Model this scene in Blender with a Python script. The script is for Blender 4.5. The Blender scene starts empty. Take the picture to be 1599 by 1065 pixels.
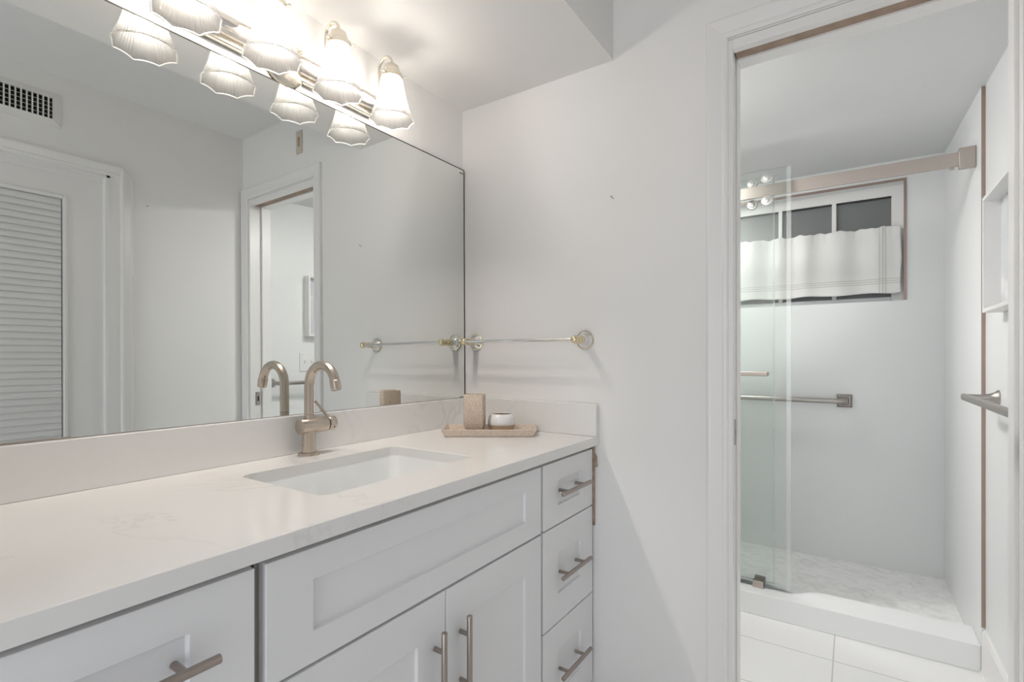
import bpy, bmesh, math, random
from mathutils import Vector, Matrix, noise as mnoise
R = math.radians
S = bpy.context.scene
COL = S.collection
random.seed(4)

# ------------------------------------------------------------------ camera, exposure, light
cam_d = bpy.data.cameras.new('camera'); cam = bpy.data.objects.new('camera', cam_d); COL.objects.link(cam)
cam.location = (1.215, 0.0, 1.15)
cam.rotation_euler = (R(90), 0, R(33.75))
cam_d.sensor_width = 36.0; cam_d.lens = 795.0 / 1599.0 * 36.0
cam_d.shift_y = 25.0 / 1599.0
cam_d.clip_start = 0.02; cam_d.clip_end = 60
S.camera = cam
S.view_settings.view_transform = 'Standard'; S.view_settings.look = 'None'
S.view_settings.gamma = 1.0; S.view_settings.use_curve_mapping = False
S.view_settings.exposure = 0.40
SH_T, SH_A = 0.12, 0.105   # lamp glass: clear share, scatter share
BULB = 450.0          # radiance of each vanity bulb
DOME = 84.0           # radiance of the ceiling dome in the shower room
SHOWER_FILL = 72.0           # radiance of the unseen light added to brighten the shower
DOOR_FILL = 11.5             # added fill lamp outside the unseen doorway, standing in for daylight
w = bpy.data.worlds.new('world'); S.world = w; w.use_nodes = True
w.node_tree.nodes['Background'].inputs[0].default_value = (0.75, 0.85, 1.0, 1)
w.node_tree.nodes['Background'].inputs[1].default_value = 0.3
la = bpy.data.lights.new('doorway_fill', 'AREA'); la.shape = 'RECTANGLE'; la.size = 0.8; la.size_y = 2.0
la.energy = DOOR_FILL; la.color = (0.93, 0.96, 1.0)
lo = bpy.data.objects.new('doorway_fill', la); COL.objects.link(lo)  # area lamp added behind the camera to fill the room
lo.location = (1.0, -1.35, 1.02); lo.rotation_euler = (R(90), 0, 0)
try:
    S.cycles.use_denoising = True
    S.cycles.max_bounces = 14; S.cycles.diffuse_bounces = 7; S.cycles.glossy_bounces = 6
    S.cycles.transmission_bounces = 8; S.cycles.transparent_max_bounces = 16
    S.cycles.sample_clamp_indirect = 8.0
    S.cycles.caustics_reflective = False; S.cycles.caustics_refractive = False
except Exception:
    pass

# ------------------------------------------------------------------ materials
def mat(name, color, rough=0.5, metal=0.0, bump=0.0, bscale=60.0, var=0.0, vscale=4.0, spec=0.5, coat=0.0):
    m = bpy.data.materials.new(name); m.use_nodes = True
    nt = m.node_tree; b = nt.nodes['Principled BSDF']
    b.inputs['Roughness'].default_value = rough; b.inputs['Metallic'].default_value = metal
    b.inputs['Specular IOR Level'].default_value = spec
    b.inputs['Coat Weight'].default_value = coat
    tc = nt.nodes.new('ShaderNodeTexCoord')
    if var > 0:
        n = nt.nodes.new('ShaderNodeTexNoise'); n.inputs['Scale'].default_value = vscale; n.inputs['Detail'].default_value = 4
        r = nt.nodes.new('ShaderNodeValToRGB')
        r.color_ramp.elements[0].position = 0.3; r.color_ramp.elements[1].position = 0.7
        r.color_ramp.elements[0].color = tuple(c * (1 - var) for c in color) + (1,)
        r.color_ramp.elements[1].color = tuple(min(1, c * (1 + var)) for c in color) + (1,)
        nt.links.new(tc.outputs['Object'], n.inputs['Vector']); nt.links.new(n.outputs['Fac'], r.inputs['Fac'])
        nt.links.new(r.outputs['Color'], b.inputs['Base Color'])
    else:
        b.inputs['Base Color'].default_value = tuple(color) + (1,)
    if bump > 0:
        n2 = nt.nodes.new('ShaderNodeTexNoise'); n2.inputs['Scale'].default_value = bscale; n2.inputs['Detail'].default_value = 3
        bp = nt.nodes.new('ShaderNodeBump'); bp.inputs['Strength'].default_value = bump; bp.inputs['Distance'].default_value = 0.002
        nt.links.new(tc.outputs['Object'], n2.inputs['Vector']); nt.links.new(n2.outputs['Fac'], bp.inputs['Height'])
        nt.links.new(bp.outputs['Normal'], b.inputs['Normal'])
    return m

def brushed(name, color, rough, axis):
    """metal with fine brush lines across the given object axis"""
    m = mat(name, color, rough, 1.0); nt = m.node_tree; b = nt.nodes['Principled BSDF']
    tc = nt.nodes.new('ShaderNodeTexCoord'); mp = nt.nodes.new('ShaderNodeMapping')
    sc = [6, 6, 6]; sc[axis] = 900
    mp.inputs['Scale'].default_value = sc
    n = nt.nodes.new('ShaderNodeTexNoise'); n.inputs['Scale'].default_value = 1.0
    mr = nt.nodes.new('ShaderNodeMapRange'); mr.inputs['To Min'].default_value = rough * 0.88; mr.inputs['To Max'].default_value = rough * 1.14
    nt.links.new(tc.outputs['Object'], mp.inputs['Vector']); nt.links.new(mp.outputs['Vector'], n.inputs['Vector'])
    nt.links.new(n.outputs['Fac'], mr.inputs['Value']); nt.links.new(mr.outputs['Result'], b.inputs['Roughness'])
    return m

M_wall = mat('white wall paint', (0.84, 0.832, 0.818), 0.55, bump=0.018, bscale=160, spec=0.3)
M_ceil = mat('flat ceiling paint', (0.80, 0.792, 0.78), 0.8, bump=0.08, bscale=160, spec=0.2)
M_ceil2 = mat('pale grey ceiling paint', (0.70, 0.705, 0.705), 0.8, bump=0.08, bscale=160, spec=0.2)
M_shw = mat('white shower wall panel', (0.80, 0.81, 0.81), 0.35, spec=0.4)
M_trim = mat('white trim enamel', (0.82, 0.81, 0.80), 0.3, spec=0.45)
M_cab = mat('white cabinet lacquer', (0.80, 0.80, 0.81), 0.38, spec=0.45)
M_caba = mat('cabinet box inside', (0.36, 0.33, 0.31), 0.6)
M_raw = mat('raw wood strip', (0.38, 0.29, 0.215), 0.7, var=0.25, vscale=60)
M_wood = mat('pocket slot wood', (0.36, 0.265, 0.20), 0.65, var=0.18, vscale=24)
M_por = mat('white porcelain', (0.80, 0.82, 0.82), 0.12, coat=0.4)
M_nick = brushed('brushed nickel', (0.56, 0.49, 0.42), 0.26, 2)
M_pull = brushed('dark brushed nickel', (0.40, 0.345, 0.31), 0.30, 1)
M_track = brushed('brushed nickel track', (0.50, 0.445, 0.405), 0.42, 2)
M_grab = brushed('satin steel', (0.46, 0.425, 0.40), 0.36, 2)
M_flange = brushed('dark satin nickel plate', (0.36, 0.325, 0.30), 0.45, 2)
M_chrome = mat('polished chrome', (0.80, 0.80, 0.80), 0.06, 1.0)
M_brass = mat('polished pale brass', (0.74, 0.64, 0.43), 0.12, 1.0)
M_fix = mat('satin nickel and brass lamp metal', (0.78, 0.73, 0.64), 0.18, 1.0)
M_fixc = mat('polished lamp bar', (0.86, 0.83, 0.80), 0.1, 1.0)
M_bronze = mat('bronze edge strip', (0.36, 0.27, 0.235), 0.4, 0.6)
M_dark = mat('dark edge', (0.03, 0.027, 0.025), 0.5)
M_black = mat('dark hollow', (0.012, 0.010, 0.010), 0.9)
M_plate = mat('beige plastic', (0.60, 0.54, 0.44), 0.5)
M_sw = mat('white switch plastic', (0.80, 0.80, 0.80), 0.35)
M_frame = mat('white picture frame', (0.80, 0.79, 0.78), 0.4)
M_pane = mat('grey frosted night window pane', (0.19, 0.195, 0.20), 0.32, spec=0.5)
M_alu = mat('grey window track metal', (0.45, 0.45, 0.46), 0.4, 0.6)
M_blind = mat('white blind slat', (0.74, 0.74, 0.73), 0.4)
M_vent = mat('white vent grille', (0.78, 0.77, 0.75), 0.5)
M_plug = mat('chrome roller', (0.78, 0.77, 0.75), 0.22, 1.0)

def m_mirror():
    return mat('mirror silver', (0.83, 0.85, 0.835), 0.0, 1.0)
M_mirror = m_mirror()

def m_emit(name, color, strength):
    m = bpy.data.materials.new(name); m.use_nodes = True; nt = m.node_tree
    nt.nodes.remove(nt.nodes['Principled BSDF'])
    e = nt.nodes.new('ShaderNodeEmission'); e.inputs[0].default_value = tuple(color) + (1,); e.inputs[1].default_value = strength
    nt.links.new(e.outputs[0], nt.nodes['Material Output'].inputs[0]); return m
M_bulb = m_emit('lit warm bulb', (1.0, 0.915, 0.83), BULB)
M_fill_lens = m_emit('added fill lens', (1.0, 0.985, 0.955), SHOWER_FILL)
M_dome = m_emit('lit dome', (1.0, 0.975, 0.95), DOME)

def m_shade():
    m = bpy.data.materials.new('ribbed frosted glass'); m.use_nodes = True; nt = m.node_tree
    nt.nodes.remove(nt.nodes['Principled BSDF']); out = nt.nodes['Material Output']
    tr = nt.nodes.new('ShaderNodeBsdfTransparent'); tr.inputs[0].default_value = (0.97, 0.97, 0.96, 1)
    tl = nt.nodes.new('ShaderNodeBsdfTranslucent'); tl.inputs[0].default_value = (SH_A, SH_A, SH_A * 0.985, 1)
    df = nt.nodes.new('ShaderNodeBsdfDiffuse'); df.inputs[0].default_value = (SH_A, SH_A, SH_A * 0.985, 1)
    gl = nt.nodes.new('ShaderNodeBsdfGlossy'); gl.inputs['Roughness'].default_value = 0.25
    a = nt.nodes.new('ShaderNodeMixShader'); a.inputs[0].default_value = 0.35
    b = nt.nodes.new('ShaderNodeMixShader'); b.inputs[0].default_value = 1.0 - SH_T
    c = nt.nodes.new('ShaderNodeMixShader'); c.inputs[0].default_value = 0.06
    nt.links.new(tl.outputs[0], a.inputs[1]); nt.links.new(df.outputs[0], a.inputs[2])
    nt.links.new(tr.outputs[0], b.inputs[1]); nt.links.new(a.outputs[0], b.inputs[2])
    nt.links.new(b.outputs[0], c.inputs[1]); nt.links.new(gl.outputs[0], c.inputs[2])
    nt.links.new(c.outputs[0], out.inputs[0]); return m
M_shade = m_shade()
def m_rim():
    m = bpy.data.materials.new('frosted glass rim'); m.use_nodes = True; nt = m.node_tree
    nt.nodes.remove(nt.nodes['Principled BSDF']); out = nt.nodes['Material Output']
    tl = nt.nodes.new('ShaderNodeBsdfTranslucent'); tl.inputs[0].default_value = (0.9, 0.9, 0.89, 1)
    df = nt.nodes.new('ShaderNodeBsdfDiffuse'); df.inputs[0].default_value = (0.9, 0.9, 0.89, 1)
    a = nt.nodes.new('ShaderNodeMixShader'); a.inputs[0].default_value = 0.5
    nt.links.new(tl.outputs[0], a.inputs[1]); nt.links.new(df.outputs[0], a.inputs[2]); nt.links.new(a.outputs[0], out.inputs[0]); return m
M_rim = m_rim()

def m_glass(name, tint, edge=False):
    m = bpy.data.materials.new(name); m.use_nodes = True; nt = m.node_tree
    nt.nodes.remove(nt.nodes['Principled BSDF']); out = nt.nodes['Material Output']
    tr = nt.nodes.new('ShaderNodeBsdfTransparent'); tr.inputs[0].default_value = tuple(tint) + (1,)
    gl = nt.nodes.new('ShaderNodeBsdfGlossy'); gl.inputs['Roughness'].default_value = 0.02
    fr = nt.nodes.new('ShaderNodeFresnel'); fr.inputs[0].default_value = 1.5
    mx = nt.nodes.new('ShaderNodeMixShader')
    nt.links.new(fr.outputs[0], mx.inputs[0]); nt.links.new(tr.outputs[0], mx.inputs[1]); nt.links.new(gl.outputs[0], mx.inputs[2])
    sh = mx
    if edge:
        df = nt.nodes.new('ShaderNodeBsdfDiffuse'); df.inputs[0].default_value = (0.72, 0.78, 0.76, 1)
        m2 = nt.nodes.new('ShaderNodeMixShader'); m2.inputs[0].default_value = 0.7
        nt.links.new(mx.outputs[0], m2.inputs[1]); nt.links.new(df.outputs[0], m2.inputs[2]); sh = m2
    nt.links.new(sh.outputs[0], out.inputs[0]); return m
M_glass = m_glass('clear shower glass', (0.972, 0.988, 0.981))
M_gedge = m_glass('polished glass edge', (0.75, 0.85, 0.82), True)

def m_seal():
    m = bpy.data.materials.new('clear vinyl seal'); m.use_nodes = True; nt = m.node_tree
    nt.nodes.remove(nt.nodes['Principled BSDF']); out = nt.nodes['Material Output']
    tr = nt.nodes.new('ShaderNodeBsdfTransparent'); df = nt.nodes.new('ShaderNodeBsdfDiffuse'); df.inputs[0].default_value = (0.86, 0.88, 0.88, 1)
    gl = nt.nodes.new('ShaderNodeBsdfGlossy'); gl.inputs['Roughness'].default_value = 0.2
    a = nt.nodes.new('ShaderNodeMixShader'); a.inputs[0].default_value = 0.10
    b = nt.nodes.new('ShaderNodeMixShader'); b.inputs[0].default_value = 0.10
    nt.links.new(tr.outputs[0], a.inputs[1]); nt.links.new(df.outputs[0], a.inputs[2])
    nt.links.new(a.outputs[0], b.inputs[1]); nt.links.new(gl.outputs[0], b.inputs[2]); nt.links.new(b.outputs[0], out.inputs[0]); return m
M_seal = m_seal()

def m_quartz():
    m = mat('white quartz', (0.80, 0.792, 0.78), 0.16, spec=0.5); nt = m.node_tree; b = nt.nodes['Principled BSDF']
    tc = nt.nodes.new('ShaderNodeTexCoord')
    n = nt.nodes.new('ShaderNodeTexNoise'); n.inputs['Scale'].default_value = 2.6; n.inputs['Detail'].default_value = 6; n.inputs['Roughness'].default_value = 0.55; n.inputs['Distortion'].default_value = 0.9
    s1 = nt.nodes.new('ShaderNodeMath'); s1.operation = 'SUBTRACT'; s1.inputs[1].default_value = 0.5
    s2 = nt.nodes.new('ShaderNodeMath'); s2.operation = 'ABSOLUTE'
    r = nt.nodes.new('ShaderNodeValToRGB'); r.color_ramp.elements[0].position = 0.0; r.color_ramp.elements[1].position = 0.014
    r.color_ramp.elements[0].color = (1, 1, 1, 1); r.color_ramp.elements[1].color = (0, 0, 0, 1)
    n2 = nt.nodes.new('ShaderNodeTexNoise'); n2.inputs['Scale'].default_value = 1.7
    r2 = nt.nodes.new('ShaderNodeValToRGB'); r2.color_ramp.elements[0].position = 0.50; r2.color_ramp.elements[1].position = 0.66
    mu = nt.nodes.new('ShaderNodeMath'); mu.operation = 'MULTIPLY'
    m3 = nt.nodes.new('ShaderNodeMath'); m3.operation = 'MULTIPLY'; m3.inputs[1].default_value = 0.42
    mx = nt.nodes.new('ShaderNodeMix'); mx.data_type = 'RGBA'
    mx.inputs[6].default_value = (0.80, 0.792, 0.78, 1); mx.inputs[7].default_value = (0.56, 0.53, 0.50, 1)
    L = nt.links.new
    L(tc.outputs['Object'], n.inputs['Vector']); L(tc.outputs['Object'], n2.inputs['Vector'])
    L(n.outputs['Fac'], s1.inputs[0]); L(s1.outputs[0], s2.inputs[0]); L(s2.outputs[0], r.inputs[0])
    L(n2.outputs['Fac'], r2.inputs[0]); L(r.outputs[0], mu.inputs[0]); L(r2.outputs[0], mu.inputs[1])
    L(mu.outputs[0], m3.inputs[0]); L(m3.outputs[0], mx.inputs[0]); L(mx.outputs[2], b.inputs['Base Color'])
    return m
M_quartz = m_quartz()

def m_speckle(name, base, dark, light):
    m = mat(name, base, 0.75, bump=0.25, bscale=300); nt = m.node_tree; b = nt.nodes['Principled BSDF']
    tc = nt.nodes.new('ShaderNodeTexCoord')
    n = nt.nodes.new('ShaderNodeTexNoise'); n.inputs['Scale'].default_value = 420; n.inputs['Detail'].default_value = 3
    r = nt.nodes.new('ShaderNodeValToRGB')
    e = r.color_ramp.elements
    e[0].position = 0.36; e[0].color = dark + (1,); e[1].position = 0.46; e[1].color = base + (1,)
    x = e.new(0.58); x.color = base + (1,); x = e.new(0.68); x.color = light + (1,)
    nt.links.new(tc.outputs['Object'], n.inputs['Vector']); nt.links.new(n.outputs['Fac'], r.inputs['Fac']); nt.links.new(r.outputs['Color'], b.inputs['Base Color'])
    return m
M_stone = m_speckle('speckled sandstone resin', (0.60, 0.50, 0.41), (0.36, 0.28, 0.22), (0.74, 0.66, 0.57))
M_tray = m_speckle('pale speckled stone', (0.68, 0.585, 0.505), (0.46, 0.37, 0.30), (0.77, 0.69, 0.61))
M_clay = mat('bare tan clay', (0.50, 0.37, 0.26), 0.8, bump=0.2, bscale=300)
M_glaze = mat('white glaze', (0.76, 0.77, 0.78), 0.22, coat=0.3)

def m_tile():
    m = mat('white floor tile', (0.80, 0.80, 0.79), 0.25); nt = m.node_tree; b = nt.nodes['Principled BSDF']
    tc = nt.nodes.new('ShaderNodeTexCoord'); mp = nt.nodes.new('ShaderNodeMapping')
    mp.inputs['Location'].default_value = (-1.155 + 0.61 * 4, -2.277 + 0.31 * 12, 0)
    br = nt.nodes.new('ShaderNodeTexBrick'); br.offset = 0.0; br.squash = 1.0
    br.inputs['Scale'].default_value = 1.0; br.inputs['Mortar Size'].default_value = 0.0022; br.inputs['Mortar Smooth'].default_value = 0.1
    br.inputs['Brick Width'].default_value = 0.61; br.inputs['Row Height'].default_value = 0.31
    br.inputs['Color1'].default_value = (0.80, 0.80, 0.79, 1); br.inputs['Color2'].default_value = (0.79, 0.79, 0.785, 1)
    br.inputs['Mortar'].default_value = (0.52, 0.50, 0.48, 1)
    nt.links.new(tc.outputs['Object'], mp.inputs[0]); nt.links.new(mp.outputs[0], br.inputs[0]); nt.links.new(br.outputs[0], b.inputs['Base Color'])
    return m
M_tile = m_tile()

def m_mosaic():
    m = mat('marble mosaic', (0.72, 0.72, 0.71), 0.35); nt = m.node_tree; b = nt.nodes['Principled BSDF']
    tc = nt.nodes.new('ShaderNodeTexCoord'); mp = nt.nodes.new('ShaderNodeMapping'); mp.inputs['Rotation'].default_value = (0, 0, R(32))
    br = nt.nodes.new('ShaderNodeTexBrick'); br.offset = 0.5
    br.inputs['Scale'].default_value = 1.0; br.inputs['Mortar Size'].default_value = 0.0016
    br.inputs['Brick Width'].default_value = 0.062; br.inputs['Row Height'].default_value = 0.024; br.inputs['Bias'].default_value = -0.1
    br.inputs['Color1'].default_value = (0.92, 0.92, 0.91, 1); br.inputs['Color2'].default_value = (0.84, 0.84, 0.835, 1); br.inputs['Mortar'].default_value = (0.84, 0.83, 0.82, 1)
    n = nt.nodes.new('ShaderNodeTexNoise'); n.inputs['Scale'].default_value = 14; n.inputs['Detail'].default_value = 6; n.inputs['Distortion'].default_value = 1.5
    r = nt.nodes.new('ShaderNodeValToRGB'); r.color_ramp.elements[0].position = 0.32; r.color_ramp.elements[1].position = 0.55
    r.color_ramp.elements[0].color = (0.70, 0.70, 0.70, 1); r.color_ramp.elements[1].color = (1, 1, 1, 1)
    mx = nt.nodes.new('ShaderNodeMix'); mx.data_type = 'RGBA'; mx.blend_type = 'MULTIPLY'; mx.inputs[0].default_value = 0.38
    L = nt.links.new
    L(tc.outputs['Object'], mp.inputs[0]); L(mp.outputs[0], br.inputs[0]); L(tc.outputs['Object'], n.inputs['Vector']); L(n.outputs['Fac'], r.inputs[0])
    L(br.outputs[0], mx.inputs[6]); L(r.outputs[0], mx.inputs[7]); L(mx.outputs[2], b.inputs['Base Color'])
    return m
M_mosaic = m_mosaic()

def m_curtain():
    """white cotton with three grey pinstripes above the hem and three beside the right edge (object coordinates = world)"""
    m = mat('white cotton with pinstripes', (0.76, 0.755, 0.74), 0.9, spec=0.1); nt = m.node_tree; b = nt.nodes['Principled BSDF']
    tc = nt.nodes.new('ShaderNodeTexCoord'); sp = nt.nodes.new('ShaderNodeSeparateXYZ'); L = nt.links.new
    L(tc.outputs['Object'], sp.inputs[0])
    acc = None
    for ax, vals in ((2, (1.548, 1.560, 1.572)), (0, (1.338, 1.352, 1.366))):
        for v in vals:
            a = nt.nodes.new('ShaderNodeMath'); a.operation = 'SUBTRACT'; a.inputs[1].default_value = v
            c = nt.nodes.new('ShaderNodeMath'); c.operation = 'ABSOLUTE'
            d = nt.nodes.new('ShaderNodeMath'); d.operation = 'LESS_THAN'; d.inputs[1].default_value = 0.0021
            L(sp.outputs[ax], a.inputs[0]); L(a.outputs[0], c.inputs[0]); L(c.outputs[0], d.inputs[0])
            if acc is None: acc = d
            else:
                e = nt.nodes.new('ShaderNodeMath'); e.operation = 'MAXIMUM'; L(acc.outputs[0], e.inputs[0]); L(d.outputs[0], e.inputs[1]); acc = e
    mx = nt.nodes.new('ShaderNodeMix'); mx.data_type = 'RGBA'
    mx.inputs[6].default_value = (0.76, 0.755, 0.74, 1); mx.inputs[7].default_value = (0.56, 0.545, 0.52, 1)
    L(acc.outputs[0], mx.inputs[0]); L(mx.outputs[2], b.inputs['Base Color'])
    return m
M_curt = m_curtain()

def m_art():
    m = mat('pale grey print', (0.62, 0.64, 0.66), 0.25); nt = m.node_tree; b = nt.nodes['Principled BSDF']
    tc = nt.nodes.new('ShaderNodeTexCoord')
    n = nt.nodes.new('ShaderNodeTexNoise'); n.inputs['Scale'].default_value = 9; n.inputs['Detail'].default_value = 2
    r = nt.nodes.new('ShaderNodeValToRGB'); r.color_ramp.elements[0].position = 0.55; r.color_ramp.elements[1].position = 0.68
    r.color_ramp.elements[0].color = (0.60, 0.62, 0.64, 1); r.color_ramp.elements[1].color = (0.74, 0.75, 0.76, 1)
    nt.links.new(tc.outputs['Object'], n.inputs['Vector']); nt.links.new(n.outputs['Fac'], r.inputs[0]); nt.links.new(r.outputs[0], b.inputs['Base Color'])
    return m
M_art = m_art()

# ------------------------------------------------------------------ mesh helpers
WM = {}
def wm(o): return WM.get(o.name, Matrix.Identity(4))

def finish(o, m, bevel=0.0, smooth=False, seg=2):
    if m: 
        for mm in (m if isinstance(m, (list, tuple)) else [m]): o.data.materials.append(mm)
    if smooth:
        for p in o.data.polygons: p.use_smooth = True
    if bevel > 0:
        bv = o.modifiers.new('bevel', 'BEVEL'); bv.width = bevel; bv.segments = seg; bv.limit_method = 'ANGLE'; bv.angle_limit = R(40)
        if not smooth: 
            for p in o.data.polygons: p.use_smooth = True
            o.modifiers.new('wn', 'WEIGHTED_NORMAL').keep_sharp = False
    return o

def obj(name, bm, m, parent=None, bevel=0.0, smooth=False, local=False, origin=None, autosmooth=None):
    """link bm as ONE mesh object; bm is in world space unless local"""
    bmesh.ops.recalc_face_normals(bm, faces=bm.faces[:])
    me = bpy.data.meshes.new(name); 
    bm.to_mesh(me); bm.free()
    o = bpy.data.objects.new(name, me); COL.objects.link(o)
    if parent is not None:
        W = wm(parent); o.parent = parent
        if not local: me.transform(W.inverted())
        WM[o.name] = W
    elif origin is not None:
        me.transform(Matrix.Translation(-Vector(origin))); o.location = origin
        WM[o.name] = Matrix.Translation(Vector(origin))
    else: WM[o.name] = Matrix.Identity(4)
    finish(o, m, bevel, smooth)
    if autosmooth is not None:
        for e in me.edges: pass
        me.set_sharp_from_angle(angle=R(autosmooth))
    return o

def tag(o, label=None, cat=None, group=None, kind=None):
    if label: o['label'] = label
    if cat: o['category'] = cat
    if group: o['group'] = group
    if kind: o['kind'] = kind
    return o

def thing(name, label, cat, loc=(0, 0, 0), rz=0.0, group=None):
    o = bpy.data.objects.new(name, None); COL.objects.link(o); o.empty_display_size = 0.05
    o.location = loc; o.rotation_euler = (0, 0, rz)
    WM[o.name] = Matrix.Translation(Vector(loc)) @ Matrix.Rotation(rz, 4, 'Z')
    return tag(o, label, cat, group)

def struct(name, bm, m, label=None, parent=None, bevel=0.0, smooth=False):
    o = obj(name, bm, m, parent, bevel, smooth)
    if parent is None: o['kind'] = 'structure'
    if label: o['label'] = label
    return o

def nb(): return bmesh.new()

def box(bm, x0, x1, y0, y1, z0, z1):
    vs = [bm.verts.new(p) for p in ((x0, y0, z0), (x1, y0, z0), (x1, y1, z0), (x0, y1, z0), (x0, y0, z1), (x1, y0, z1), (x1, y1, z1), (x0, y1, z1))]
    for f in ((0, 3, 2, 1), (4, 5, 6, 7), (0, 1, 5, 4), (1, 2, 6, 5), (2, 3, 7, 6), (3, 0, 4, 7)): bm.faces.new([vs[i] for i in f])
    return bm

def B(*a): return box(nb(), *a)

def frame_axes(d):
    d = Vector(d).normalized(); up = Vector((0, 0, 1)) if abs(d.z) < 0.95 else Vector((1, 0, 0))
    a = d.cross(up).normalized(); b = a.cross(d).normalized(); return d, a, b

def loft(bm, rings, cap=True, close=False):
    vr = [[bm.verts.new(p) for p in r] for r in rings]
    n = len(vr[0])
    for i in range(len(vr) - 1):
        for j in range(n):
            k = (j + 1) % n
            bm.faces.new((vr[i][j], vr[i][k], vr[i + 1][k], vr[i + 1][j]))
    if cap:
        bm.faces.new(list(reversed(vr[0]))); bm.faces.new(vr[-1])
    return bm

def circ(c, a, b, r, n): return [Vector(c) + a * (r * math.cos(2 * math.pi * i / n)) + b * (r * math.sin(2 * math.pi * i / n)) for i in range(n)]

def lathe(bm, p0, d, prof, n=32, cap=True):
    """prof = [(distance along d, radius)...] from p0"""
    d, a, b = frame_axes(d); p0 = Vector(p0)
    return loft(bm, [circ(p0 + d * t, a, b, max(r, 1e-5), n) for t, r in prof], cap)

def cyl(bm, p0, p1, r, n=24, ch=0.0):
    p0 = Vector(p0); p1 = Vector(p1); L = (p1 - p0).length
    pr = [(0, r), (L, r)] if ch <= 0 else [(0, r - ch), (ch * 0.3, r - ch * 0.3), (ch, r), (L - ch, r), (L - ch * 0.3, r - ch * 0.3), (L, r - ch)]
    return lathe(bm, p0, p1 - p0, pr, n)

def tube(bm, pts, r, n=20, cap=True):
    pts = [Vector(p) for p in pts]; rings = []
    t0 = (pts[1] - pts[0]).normalized(); _, a, b = frame_axes(t0)
    for i, p in enumerate(pts):
        t = (pts[min(i + 1, len(pts) - 1)] - pts[max(i - 1, 0)]).normalized()
        a = (a - t * a.dot(t)).normalized(); b = t.cross(a)
        rr = r[i] if isinstance(r, (list, tuple)) else r
        rings.append(circ(p, a, b, rr, n))
    return loft(bm, rings, cap)

def sphere(bm, c, r, u=20, v=12, sz=1.0):
    bmesh.ops.create_uvsphere(bm, u_segments=u, v_segments=v, radius=r, matrix=Matrix.Translation(Vector(c)) @ Matrix.Diagonal((1, 1, sz, 1)))
    return bm

def prism(bm, poly, axis, a0, a1):
    """extrude 2D polygon along axis; poly coordinates are the two other axes in x,y,z order"""
    def P(p, t):
        q = list(p); q.insert(axis, t); return q
    loft(bm, [[P(p, a0) for p in poly], [P(p, a1) for p in poly]])
    return bm

def rrect(x0, x1, y0, y1, r, n=6):
    out = []
    for cx, cy, s in ((x1 - r, y1 - r, 0), (x0 + r, y1 - r, 90), (x0 + r, y0 + r, 180), (x1 - r, y0 + r, 270)):
        for i in range(n + 1):
            t = R(s + 90 * i / n); out.append((cx + r * math.cos(t), cy + r * math.sin(t)))
    return out

# ------------------------------------------------------------------ constants of the place
D = 1.484      # wall with the pocket door (near face)
DB = 1.600     # its far face
W = 1.583      # right bathroom wall
XS = 1.606     # right wall of the shower room
YB = 3.37      # back wall of the shower
ZC = 2.355     # bathroom ceiling
ZS = 2.068     # soffit underside
REAR = -1.0
OX0, OX1, OZ = 0.945, 1.512, 1.995     # pocket door opening
XT = XS + 0.011   # the wall beside the shower lies a panel's thickness deeper
XL = 0.10      # left wall of the shower room
def zc2(y): return 2.111 + 0.0625 * (y - 2.094)   # the sloping shower room ceiling

# ------------------------------------------------------------------ room shell
struct('floor', B(-0.1, XS + 0.1, REAR - 0.1, 2.56, -0.06, 0.0), M_tile)
struct('wall_left', B(-0.1, 0.0, REAR, D, 0.0, ZC), M_wall)
bm = nb(); box(bm, -0.1, OX0 - 0.02, D, DB, 0, ZC + 0.1); box(bm, OX1 + 0.02, XS + 0.1, D, DB, 0, ZC + 0.1); box(bm, OX0 - 0.02, OX1 + 0.02, D, DB, OZ + 0.02, ZC + 0.1)
struct('wall_front', bm, M_wall)
VY0, VY1 = -0.10, 0.922       # the door in the right wall (outer casing edges)
bm = nb(); box(bm, W, W + 0.1, VY1 - 0.055, D, 0, ZC); box(bm, W, W + 0.1, REAR, VY0 + 0.055, 0, ZC); box(bm, W, W + 0.1, VY0 + 0.055, VY1 - 0.055, 1.975, ZC)
struct('wall_right', bm, M_wall)
bm = nb(); box(bm, -0.1, 0.55, REAR - 0.1, REAR, 0, ZC); box(bm, 1.45, W + 0.1, REAR - 0.1, REAR, 0, ZC); box(bm, 0.55, 1.45, REAR - 0.1, REAR, 2.03, ZC)
struct('wall_rear', bm, M_wall)
struct('wall_left_light_block', B(0.0, 0.52, -0.05, 0.066, 0, ZS), M_wall)  # unseen wall stub added to keep doorway fill off the left cabinets
struct('ceiling', B(-0.1, W + 0.1, REAR - 0.1, D, ZC, ZC + 0.1), M_ceil)
struct('ceiling_soffit', B(0.0, 0.60, REAR, D, ZS, ZC), M_ceil)
# shower room
bm = nb(); box(bm, XS, XS + 0.1, 2.490, YB, 0, 2.4); box(bm, XT, XS + 0.1, DB, 2.490, 0, 2.4)
struct('wall_shower_right', bm, M_shw)
struct('wall_shower_left', B(XL - 0.1, XL, DB, YB, 0, 2.4), M_shw)
WX0, WX1, WZ0, WZ1 = 0.27, 1.4425, 1.449, 2.081
bm = nb(); box(bm, XL - 0.1, WX0, YB, YB + 0.14, 0, 2.45); box(bm, WX1, XS + 0.1, YB, YB + 0.14, 0, 2.45); box(bm, WX0, WX1, YB, YB + 0.14, 0, WZ0); box(bm, WX0, WX1, YB, YB + 0.14, WZ1, 2.45)
struct('wall_shower_back', bm, M_shw)
bm = nb(); prism(bm, [(DB, zc2(DB)), (YB + 0.14, zc2(YB + 0.14)), (YB + 0.14, zc2(YB) + 0.15), (DB, zc2(DB) + 0.15)], 0, XL - 0.1, XS + 0.1)
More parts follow.
